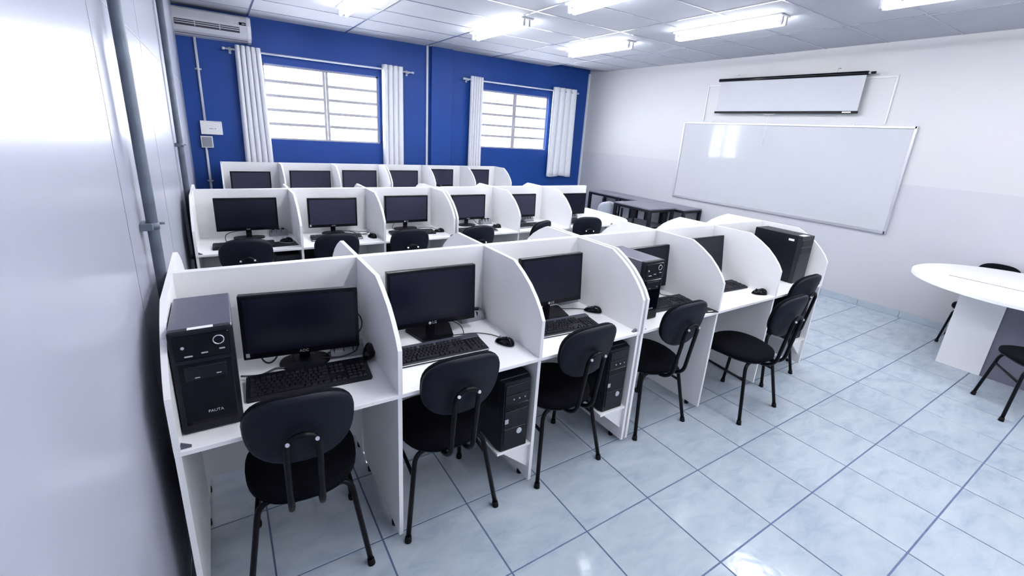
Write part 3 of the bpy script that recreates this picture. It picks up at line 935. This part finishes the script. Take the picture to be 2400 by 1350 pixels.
# ------------------------------------------------------------------ power strips
def strip(label, x, y, zd, w=0.15, yaw=0.0):
    t = thing('power_strip', label, 'power strip', (x, y, zd), math.radians(yaw), group='grey power strips')
    b = NB(); prism(b, [(-0.033, 0), (-0.033, 0.03), (-0.016, 0.052), (0.030, 0.052), (0.033, 0.0)], 'x', -w / 2, w / 2); obj('body', b, M_strip, t)
    for k in range(3):
        xx = -w / 2 + w * (k + 0.8) / 3.6
        b = NB(); cyl(b, (xx, 0.008, 0.050), (xx, 0.008, 0.062), 0.014, 12); obj('plug', b, M_kb, t)
        b = NB(); box(b, xx - 0.018, xx - 0.0155, -0.034, -0.014, 0.030, 0.053); obj('slot', b, M_kb, t)
    b = NB(); box(b, -w / 2 - 0.004, w / 2 + 0.004, -0.034, 0.034, 0.0, 0.006, 0.001, 1); obj('base', b, M_strip, t)
    return t
strip('grey power strip behind the cables of the nearest left monitor', 0.422, 1.99, D1, 0.145, -6)
strip('grey power strip at the back corner of the second bay of the nearest row', 1.135, 2.105, D1, 0.15, 3)
strip('grey power strip behind the third monitor of the nearest row', 1.84, 2.105, D1, 0.15, 0)
strip('grey power strip beside the wide middle-row monitor', 0.405, 4.50, D2, 0.14, 0)
strip('pale grey power strip in the fourth bay of the middle row', 2.545, 4.46, D2, 0.14, 0)
strip('pale grey power strip in the fifth bay of the middle row', 3.15, 4.47, D2, 0.14, 0)
strip('pale grey power strip under the blackest middle-row monitor', 3.86, 4.47, D2, 0.14, 0)

# ------------------------------------------------------------------ computer towers
def tower(label, x, y, z, w=0.175, h=0.38, d=0.36, kind='gloss', yaw=0.0, stick=False):
    """x = centre, y = front face"""
    t = thing('computer_tower', label, 'computer tower', (x, y, z), math.radians(yaw), group='computer towers')
    b = NB(); box(b, -w / 2, w / 2, 0.03, d, 0.004, h, 0.003, 1); obj('case', b, M_pctop if kind == 'gloss' else M_pc, t)
    for sx in (-1, 1):
        for yy in (0.07, d - 0.05):
            pass
    b = NB(); box(b, -w / 2 + 0.01, w / 2 - 0.01, 0.05, d - 0.02, 0.0, 0.006); obj('feet', b, M_rub, t)
    if kind == 'gloss':
        b = NB(); box(b, -w / 2 - 0.001, w / 2 + 0.001, 0.004, 0.034, 0.002, h + 0.001, 0.006, 2); obj('bezel', b, M_pc, t)
        b = NB(); box(b, -w / 2 + 0.012, w / 2 - 0.012, 0.0, 0.006, 0.035, h - 0.115, 0.003, 1); obj('lower_door', b, M_pcgl, t)
        b = NB(); box(b, -w / 2 + 0.012, w / 2 - 0.012, 0.001, 0.006, h - 0.10, h - 0.014, 0.003, 1); up_ = obj('upper_panel', b, M_pcgl, t)
        b = NB(); box(b, -w / 2 + 0.03, w / 2 - 0.03, -0.003, 0.003, h - 0.175, h - 0.125, 0.003, 1); obj('drive_cover', b, M_pc, t)
        b = NB(); ring(b, (w / 2 - 0.042, -0.001, h - 0.042), 'y', 0.015, 0.0022, 20, 6); obj('power_ring', b, M_bolt, t)
        b = NB(); cyl(b, (w / 2 - 0.042, 0.002, h - 0.042), (w / 2 - 0.042, -0.002, h - 0.042), 0.0125, 18); obj('power_button', b, M_pcgl, t)
        for (xx, zz, ww) in ((-w / 2 + 0.048, h - 0.086, 0.022), (0.004, h - 0.080, 0.018), (w / 2 - 0.035, h - 0.074, 0.016), (-0.025, h - 0.165, 0.014), (0.035, h - 0.160, 0.014)):
            b = NB(); box(b, xx - ww / 2, xx + ww / 2, -0.0038, 0.002, zz - 0.0016, zz + 0.0016); obj('port_mark', b, M_logo, t)
        b = NB(); cyl(b, (-w / 2 + 0.035, 0.003, h - 0.055), (-w / 2 + 0.035, -0.001, h - 0.055), 0.005, 12); obj('jack', b, M_logo, t)
        me = text_mesh('PAUTA', 0.014)
        o = obj('brand_lettering', me, M_logo, t); o.location = (0.012, -0.0008, 0.075); o.rotation_euler = (PI / 2, 0, 0)
    elif kind == 'silver_button':
        b = NB(); prism(b, [(-w / 2, 0.034), (-w / 2 + 0.012, 0.004), (w / 2 - 0.012, 0.0), (w / 2, 0.034)], 'z', 0.004, h - 0.006); obj('bezel', b, M_pc, t)
        for k in range(2):
            b = NB(); box(b, -w / 2 + 0.018, w / 2 - 0.018, -0.003, 0.008, h - 0.075 - 0.055 * k, h - 0.025 - 0.055 * k, 0.002, 1); obj('drive_cover', b, M_pc, t)
        b = NB(); box(b, -w / 2 + 0.018, w / 2 - 0.018, -0.001, 0.008, h - 0.165, h - 0.135, 0.001, 1); obj('drive_slot', b, M_pcgl, t)
        b = NB(); box(b, -w / 2 + 0.020, w / 2 - 0.020, -0.002, 0.008, 0.135, h - 0.170, 0.002, 1); obj('middle_panel', b, M_pc, t)
        b = NB(); box(b, -w / 2 + 0.020, w / 2 - 0.020, -0.002, 0.008, 0.03, 0.13, 0.004, 1); obj('lower_panel', b, M_pc, t)
        b = NB(); cyl(b, (0.022, -0.001, 0.105), (0.022, -0.007, 0.105), 0.0155, 20); obj('power_button', b, M_silver, t)
        b = NB(); box(b, -w / 2 + 0.022, -w / 2 + 0.042, -0.0035, -0.001, 0.165, 0.19); obj('badge', b, M_logo, t)
        for xx in (-0.02, 0.012, 0.045):
            b = NB(); cyl(b, (xx, -0.002, h - 0.105), (xx, -0.005, h - 0.105), 0.004, 8); obj('front_led', b, M_logo, t)
    else:
        b = NB(); box(b, -w / 2, w / 2, 0.0, 0.034, 0.002, h, 0.004, 1); obj('bezel', b, M_pcmid, t)
        for k in range(2):
            b = NB(); box(b, -w / 2 + 0.012, w / 2 - 0.012, -0.004, 0.004, h - 0.085 - 0.06 * k, h - 0.035 - 0.06 * k, 0.002, 1); obj('drive_cover', b, M_pc, t)
        b = NB(); box(b, -w / 2 + 0.012, w / 2 - 0.022, -0.003, 0.004, h - 0.215, h - 0.165, 0.002, 1); obj('front_panel', b, M_pcmid, t)
        b = NB(); cyl(b, (w / 2 - 0.028, -0.002, h - 0.025), (w / 2 - 0.028, 0.002, h - 0.025), 0.008, 12); obj('power_button', b, M_kb, t)
    if stick:
        b = NB(); box(b, -0.035, 0.035, 0.010, 0.028, h - 0.001, h + 0.0022); obj('sticker', b, M_sticker, t)
    return t
tower('glossy black tower standing on the nearest left desk', -0.103, 1.632, D1, 0.176, 0.375, 0.34, 'gloss', 0, True)
tower('black tower with chrome ring on the desk in the fourth bay of the nearest row', 2.112, 1.655, D1, 0.172, 0.375, 0.36, 'gloss')
t6 = tower('matte black tower with side sticker on the aisle-end desk', 3.955, 1.665, D1, 0.178, 0.395, 0.40, 'plain', -3, False)
b = NB(); box(b, -0.0905, -0.0885, 0.06, 0.105, 0.345, 0.362); obj('side_sticker', b, M_sticker, t6)
b = NB(); box(b, -0.06, 0.02, 0.006, 0.05, 0.3945, 0.3965); obj('top_sticker', b, M_sticker, t6)
tower('black tower with silver button on the shelf under the second bay', 1.118, 1.562, 0.262, 0.172, 0.40, 0.36, 'silver_button')
tower('black tower with silver button on the shelf under the third bay', 1.822, 1.575, 0.262, 0.172, 0.41, 0.36, 'silver_button')
tower('black tower under the desk behind the aisle-end chair', 4.005, 1.590, 0.262, 0.172, 0.40, 0.36, 'silver_button')
tower('black tower under the middle-row desk beside the left wall', 0.425, 4.02, 0.262, 0.18, 0.44, 0.38, 'plain')
tower('dark tower on the floor under the second bay of the middle row', 0.635, 4.262, 0.0, 0.17, 0.68, 0.31, 'plain')
tower('dark tower on the floor under the third bay of the middle row', 1.335, 4.262, 0.0, 0.17, 0.68, 0.31, 'plain')
tower('dark tower on the floor under the open end of the middle row', 3.520, 4.345, 0.0, 0.16, 0.68, 0.235, 'plain')

# ------------------------------------------------------------------ chairs
def make_chair():
    t = thing('chair', '', 'chair')
    # seat cushion and shell
    n = 36
    def seat_ring(sc, z):
        out = []
        for k in range(n):
            px, py = sup(2 * PI * k / n, 0.210, 0.212, 2.6)
            px *= 1.0 + 0.07 * (py / 0.212)
            out.append((px * sc, py * sc + 0.025, z + 0.012 * (py / 0.212) * sc * (1 if py < 0 else -0.6)))
        return out
    def loft(b, rings):
        R = [[b.verts.new(p) for p in r] for r in rings]
        for a, c in zip(R[:-1], R[1:]):
            for k in range(n):
                f = b.faces.new((a[k], a[(k + 1) % n], c[(k + 1) % n], c[k])); f.smooth = True
        b.faces.new(R[0][::-1]); b.faces.new(R[-1])
    b = NB(); loft(b, [seat_ring(0.985, 0.432), seat_ring(1.0, 0.445), seat_ring(0.985, 0.460), seat_ring(0.90, 0.469), seat_ring(0.6, 0.472), seat_ring(0.1, 0.470)])
    obj('seat', b, M_fab, t)
    b = NB(); loft(b, [seat_ring(0.80, 0.412), seat_ring(0.95, 0.418), seat_ring(0.995, 0.4315)])
    obj('seat_shell', b, M_shell, t)
    # backrest
    tl = math.radians(11)
    def bp(px, pz, off):
        px *= 1.0 + 0.05 * (pz / 0.14)
        yy = 1.0 * px * px + off
        zz = pz
        y2 = yy * math.cos(tl) - zz * math.sin(tl)
        z2 = yy * math.sin(tl) + zz * math.cos(tl)
        return (px, y2 - 0.255, z2 + 0.778)
    def back_ring(sc, off):
        return [bp(*[v * sc for v in sup(2 * PI * k / n, 0.178, 0.148, 2.6)], off) for k in range(n)]
    b = NB(); loft(b, [back_ring(0.985, 0.002), back_ring(1.0, 0.012), back_ring(0.97, 0.026), back_ring(0.85, 0.034), back_ring(0.45, 0.038), back_ring(0.05, 0.038)])
    obj('backrest', b, M_fab, t)
    b = NB(); loft(b, [back_ring(0.05, -0.018), back_ring(0.5, -0.018), back_ring(0.9, -0.016), back_ring(0.985, -0.010), back_ring(1.005, 0.001)])
    obj('backrest_shell', b, M_shell, t)
    # U bracket carrying the backrest
    r = 0.0115
    hx = 0.052
    pts = [(-hx, -0.02, 0.412), (-hx, -0.19, 0.405), (-hx, -0.255, 0.45), (-hx, -0.293, 0.735)]
    pa = fillet(pts, 0.06, 6)
    arc = [(-hx * math.cos(a), -0.294 - 0.008 * math.sin(a), 0.735 + hx * math.sin(a)) for a in [PI * k / 10 for k in range(1, 10)]]
    pbk = [(-p.x, p.y, p.z) for p in reversed(pa)]
    b = NB(); tube(b, list(pa) + arc + pbk, r, 10); obj('back_bracket', b, M_tube, t)
    for s in (-1, 1):
        b = NB(); cyl(b, (s * 0.046, -0.300, 0.762), (s * 0.046, -0.312, 0.767), 0.0072, 10); obj('bolt', b, M_bolt, t)
    # legs
    for s in (-1, 1):
        for (fy, fx, ty, tx) in ((-0.20, 0.225, -0.125, 0.165), (0.20, 0.205, 0.15, 0.165)):
            b = NB(); tube(b, fillet([(s * fx, fy, 0.008), (s * tx, ty, 0.405), (s * 0.05, ty, 0.408)], 0.06, 6), r, 10)
            lg = obj('leg', b, M_tube, t)
            b = NB(); cyl(b, (s * fx, fy, 0.0), (s * (fx - 0.003), fy * 0.985, 0.028), 0.0165, 12, 0.014); obj('rubber_foot', b, M_rub, lg)
        b = NB(); tube(b, [(s * 0.182, -0.146, 0.295), (s * 0.174, 0.161, 0.315)], 0.0085, 8); obj('stretcher', b, M_tube, t)
    for ty in (-0.125, 0.15):
        b = NB(); cyl(b, (-0.06, ty, 0.408), (0.06, ty, 0.408), r, 10); obj('crossbar', b, M_tube, t)
    return t
CH = make_chair()
chairs = [
    (0.170, 1.720, -5, 'black chair at the nearest left desk with the glossy tower'),
    (0.780, 1.720, -2, 'black chair pushed in at the second bay of the nearest row'),
    (1.475, 1.715, 1, 'black chair pushed in at the third bay of the nearest row'),
    (2.262, 1.730, -2, 'black chair at the fourth bay, in front of the mouse pad'),
    (3.025, 1.510, 0, 'black chair pulled out so its whole seat shows, fifth bay'),
    (3.670, 1.715, 0, 'black chair at the aisle-end bay of the nearest row'),
    (0.117, 4.025, 0, 'black chair in the middle row beside the left wall'),
    (0.770, 4.025, 0, 'black chair at the second bay of the middle row, behind a partition tip'),
    (1.394, 4.020, 0, 'black chair at the third bay of the middle row'),
    (2.073, 3.985, 0, 'black chair at the fourth bay of the middle row'),
    (2.770, 4.000, 22, 'black chair turned aside at the fifth bay of the middle row'),
    (3.640, 4.060, -18, 'black chair at the open end of the middle row'),
    (4.947, 0.330, -53, 'black chair partly cut by the right edge, facing the round table'),
    (6.285, 0.955, 90, 'black chair behind the round table with only its backrest top showing'),
]
for k, (x, y, a, lab) in enumerate(chairs):
    o = CH if k == 0 else copy_tree(CH)
    o.location = (x, y, 0)
    o.rotation_euler = (0, 0, math.radians(a))
    o['label'] = lab
    o['group'] = 'black visitor chairs'
    if k == 13: o.scale = (0.91, 0.91, 0.91)

# ------------------------------------------------------------------ tables
t = thing('round_table', 'white round table with panel pedestal by the right wall', 'table', (5.72, 0.60, 0))
n = 64
b = NB()
pts = [(0.815 * math.cos(2 * PI * k / n), 0.80 * math.sin(2 * PI * k / n)) for k in range(n)]
prism(b, pts, 'z', 0.775, 0.80); obj('tabletop', b, M_white, t)
b = NB(); box(b, -0.235, -0.21, 0.085, 0.385, 0.0, 0.775, 0.001, 1); obj('pedestal_panel', b, M_white, t)
b = NB(); box(b, -0.21, 0.20, 0.36, 0.385, 0.0, 0.775, 0.001, 1); obj('pedestal_panel', b, M_white, t)
b = NB(); box(b, -0.225, -0.205, -0.36, 0.085, 0.0, 0.775, 0.001, 1); obj('grey_pedestal_panel', b, M_greyl, t)  # pedestal face continued in a greyer tone than the white panels
b = NB(); box(b, -0.235, 0.20, -0.385, -0.36, 0.0, 0.775, 0.001, 1); obj('pedestal_panel', b, M_white, t)
b = NB(); box(b, -0.17, 0.06, -0.51, 0.51, 0.80, 0.806, 0.002, 1); fl_ = obj('cable_flap', b, M_edge, t)
b = NB(); box(b, -0.176, -0.17, -0.51, 0.51, 0.80, 0.8022); obj('gap_shadow_line', b, M_acd, fl_)  # dark strip on the tabletop, draws the shadow line along the flap edge

t = thing('side_desk', 'plain white table with a rounded corner at the open end of the middle row', 'table', (4.155, 3.99, 0))
poly = [(0, 0.0), (0.06, 0.0)] + [(0.06 + 0.46 * math.sin(a), 0.46 - 0.46 * math.cos(a)) for a in [PI / 2 * k / 12 for k in range(1, 13)]] + [(0.555, 1.13), (0, 1.13)]
b = NB(); prism(b, poly, 'z', 0.743, 0.768); obj('tabletop', b, M_white, t)
b = NB(); box(b, 0.06, 0.50, 1.06, 1.08, 0, 0.743); obj('leg_panel', b, M_white, t)
b = NB(); box(b, 0.24, 0.26, 0.35, 1.06, 0.30, 0.743); obj('modesty_panel', b, M_white, t)
b = NB(); cyl(b, (0.25, 0.36, 0), (0.25, 0.36, 0.743), 0.03, 16); obj('leg', b, M_alu, t)

def dark_table(label, x0, x1, y0, y1, z=0.80, shelf=False):
    t = thing('dark_table', label, 'table', ((x0 + x1) / 2, (y0 + y1) / 2, 0), group='dark wooden tables')
    hx, hy = (x1 - x0) / 2, (y1 - y0) / 2
    b = NB(); box(b, -hx, hx, -hy, hy, z - 0.022, z, 0.003, 1); obj('tabletop', b, M_woodt, t)
    for sx in (-1, 1):
        for sy in (-1, 1):
            b = NB(); box(b, sx * (hx - 0.02) - 0.024, sx * (hx - 0.02) + 0.024, sy * (hy - 0.02) - 0.024, sy * (hy - 0.02) + 0.024, 0, z - 0.022, 0.002, 1)
            o = obj('leg', b, M_wood, t)
    for sx in (-1, 1):
        b = NB(); box(b, sx * (hx - 0.02) - 0.011, sx * (hx - 0.02) + 0.011, -hy + 0.03, hy - 0.03, z - 0.062, z - 0.022); obj('apron', b, M_wood, t)
    for sy in (-1, 1):
        b = NB(); box(b, -hx + 0.03, hx - 0.03, sy * (hy - 0.02) - 0.011, sy * (hy - 0.02) + 0.011, z - 0.062, z - 0.022); obj('apron', b, M_wood, t)
    if shelf:
        b = NB(); box(b, -hx + 0.02, hx - 0.02, -hy + 0.02, hy - 0.02, z - 0.32, z - 0.30); obj('shelf', b, M_woodt, t)
        b = NB(); box(b, -hx - 0.002, -hx + 0.03, -hy + 0.02, hy - 0.02, z - 0.345, z - 0.295); obj('shelf_rail', b, M_wood, t)
        b = NB(); box(b, -hx + 0.02, hx - 0.02, -hy - 0.002, -hy + 0.03, z - 0.345, z - 0.295); obj('shelf_rail', b, M_wood, t)
        for k in (-0.27, 0.07):
            b = NB(); box(b, -hx + 0.002, -hx + 0.026, -k * hy * 2 - 0.03 * 0 - 0.014, -k * hy * 2 + 0.014, z - 0.30, z - 0.08); obj('upright', b, M_wood, t)
        for k in (0.2,):
            b = NB(); box(b, k * hx, k * hx + 0.06, -hy + 0.002, -hy + 0.026, z - 0.30, z - 0.08); obj('upright', b, M_wood, t)
    else:
        b = NB(); box(b, -hx + 0.005, -hx + 0.03, -0.02 - 0.02, -0.02 + 0.02, 0, z - 0.09); obj('upright', b, M_wood, t)
    return t
dark_table('dark wooden table in the far corner by the blue wall', 6.14, 6.585, 5.90, 6.67)
dark_table('dark wooden table with open shelf standing forward of the wall tables', 5.56, 6.13, 4.62, 5.40, 0.80, True)
dark_table('dark wooden table against the wall between the far corner table and the last one', 6.145, 6.585, 5.185, 5.885)
dark_table('dark wooden table against the wall under the whiteboard corner', 6.145, 6.585, 4.44, 5.175)

def grey_chair(label, x, y, rz):
    t = thing('plastic_chair', label, 'chair', (x, y, 0), math.radians(rz), group='grey plastic chairs')
    n = 20
    b = NB()
    fr, bk = [], []
    def P(u, v):
        w = 0.19 * (1 if v < 0.6 else math.sqrt(max(0.0, 1 - ((v - 0.6) / 0.4) ** 2)) * 0.98 + 0.02)
        return (u * w, -0.19 - 0.09 * v + 0.05 * u * u, 0.50 + 0.33 * v)
    R = 12
    for j in range(R + 1):
        v = j / R
        fr.append([b.verts.new(P(-1 + 2 * i / n, v)) for i in range(n + 1)])
        bk.append([b.verts.new((q[0], q[1] - 0.008, q[2])) for q in [P(-1 + 2 * i / n, v) for i in range(n + 1)]])
    for j in range(R):
        for i in range(n):
            b.faces.new((fr[j][i], fr[j][i + 1], fr[j + 1][i + 1], fr[j + 1][i])).smooth = True
            b.faces.new((bk[j][i + 1], bk[j][i], bk[j + 1][i], bk[j + 1][i + 1])).smooth = True
        b.faces.new((fr[j][0], fr[j + 1][0], bk[j + 1][0], bk[j][0])); b.faces.new((fr[j][n], bk[j][n], bk[j + 1][n], fr[j + 1][n]))
    for i in range(n):
        b.faces.new((fr[0][i], bk[0][i], bk[0][i + 1], fr[0][i + 1])); b.faces.new((fr[R][i], fr[R][i + 1], bk[R][i + 1], bk[R][i]))
    obj('backrest', b, M_greyp, t)
    b = NB(); prism(b, [sup(2 * PI * k / 28, 0.20, 0.20, 3) for k in range(28)], 'z', 0.435, 0.455); obj('seat', b, M_greyp, t)
    for s in (-1, 1):
        b = NB(); tube(b, fillet([(s * 0.19, -0.20, 0.0), (s * 0.165, -0.16, 0.43), (s * 0.165, -0.215, 0.62)], 0.03), 0.010, 8); obj('leg', b, M_tube, t)
        b = NB(); tube(b, [(s * 0.19, 0.20, 0.0), (s * 0.165, 0.14, 0.436)], 0.010, 8); obj('leg', b, M_tube, t)
    return t
gc = grey_chair('grey plastic chair behind the open dark table', 5.71, 5.73, -33)
gc.scale = (0.94, 0.94, 0.94)
del gc['group']

# ------------------------------------------------------------------ cables
def cable(label, pts, r=0.003, m=M_cable, name='cable', plug=None):
    b = NB(); tube(b, smooth_curve(pts, 8), r, 6)
    return tag(obj(name, b, m), label, 'cable', group='loose cables')
z1 = D1 + 0.004
cable('thick black cable with plug left of the nearest monitor stand', [(-0.01, 1.93, z1 + 0.02), (0.06, 1.945, z1), (0.12, 1.965, z1 + 0.006), (0.17, 1.97, z1), (0.20, 2.03, z1 + 0.03), (0.19, 2.07, z1 + 0.09)], 0.0042)
cable('black cable looping under the nearest left monitor', [(0.07, 2.10, z1 + 0.10), (0.075, 2.07, z1 + 0.02), (0.10, 2.04, z1), (0.135, 2.05, z1 + 0.02), (0.16, 2.09, z1 + 0.09)], 0.004)
cable('black cable arching at the right side of the nearest left monitor', [(0.45, 2.09, 0.93), (0.50, 2.08, 0.91), (0.515, 2.07, 0.86), (0.49, 2.05, 0.825), (0.42, 2.02, 0.80), (0.35, 2.0, 0.775), (0.30, 2.02, z1), (0.29, 2.07, z1 + 0.05)], 0.0032)
cable('tangled black cable lying over the nearest grey power strip', [(0.30, 1.99, z1 + 0.004), (0.33, 1.965, 0.768), (0.39, 1.945, 0.770), (0.45, 1.945, 0.785), (0.465, 1.97, 0.818), (0.41, 1.99, 0.823), (0.35, 1.99, 0.805), (0.33, 2.05, 0.79)], 0.0034)
cable('thin cable from the second monitor down to its keyboard', [(0.90, 2.06, 0.83), (0.96, 2.04, 0.815), (1.01, 1.985, 0.79), (1.005, 1.93, z1), (0.975, 1.90, z1 + 0.01)], 0.0024)
cable('grey mouse cable crossing behind the second-bay keyboard', [(1.165, 1.80, z1 + 0.006), (1.14, 1.875, z1), (1.08, 1.925, z1), (1.00, 1.945, z1), (0.93, 1.955, z1), (0.87, 1.925, z1), (0.86, 1.90, z1 + 0.01)], 0.0022)
cable('mouse cable running under the third-bay monitor', [(1.855, 1.935, z1 + 0.006), (1.80, 1.985, z1), (1.74, 2.01, z1), (1.68, 2.04, z1 + 0.005)], 0.0025)
cable('black cables hanging beside the fourth-bay monitor', [(2.58, 2.06, 0.82), (2.64, 2.05, 0.80), (2.63, 2.03, 0.775), (2.56, 2.0, z1), (2.60, 1.97, z1), (2.58, 1.93, z1), (2.62, 1.87, z1 + 0.004)], 0.0026)
cable('white cable loop hanging under the nearest left desk', [(0.03, 2.10, 0.73), (0.02, 2.06, 0.55), (0.02, 2.03, 0.38), (0.07, 2.02, 0.33), (0.16, 2.0, 0.335), (0.20, 1.97, 0.25), (0.27, 1.98, 0.22), (0.33, 2.0, 0.26), (0.34, 2.02, 0.33)], 0.003, M_cablew)
z2 = D2 + 0.004
cable('cable looping left of the wide middle-row monitor stand', [(0.15, 4.47, 0.835), (0.06, 4.46, 0.83), (0.00, 4.43, 0.81), (0.00, 4.36, z2), (0.06, 4.30, z2)], 0.003)
cable('thin cable between the second middle-row keyboard and mouse', [(0.90, 4.46, z2 + 0.02), (1.0, 4.42, z2 + 0.015), (1.08, 4.36, z2), (1.15, 4.26, z2), (1.16, 4.225, z2 + 0.006)], 0.003)
cable('thin cable curling behind the second middle-row mouse', [(0.98, 4.46, z2 + 0.01), (1.10, 4.44, z2), (1.19, 4.40, z2), (1.14, 4.33, z2), (1.06, 4.31, z2)], 0.0028)
cable('cable hanging under the third middle-row monitor', [(1.49, 4.47, 0.85), (1.46, 4.45, 0.82), (1.44, 4.42, 0.79), (1.47, 4.38, z2), (1.50, 4.36, z2)], 0.0028)
cable('cable curling under the fourth middle-row monitor', [(2.38, 4.45, 0.835), (2.40, 4.41, 0.80), (2.44, 4.40, z2 + 0.006), (2.49, 4.42, z2 + 0.006), (2.50, 4.44, z2 + 0.03)], 0.003)
cable('thin cable behind the third middle-row mouse', [(1.72, 4.44, z2), (1.80, 4.44, z2), (1.87, 4.40, z2), (1.875, 4.30, z2), (1.87, 4.255, z2 + 0.006)], 0.0026)
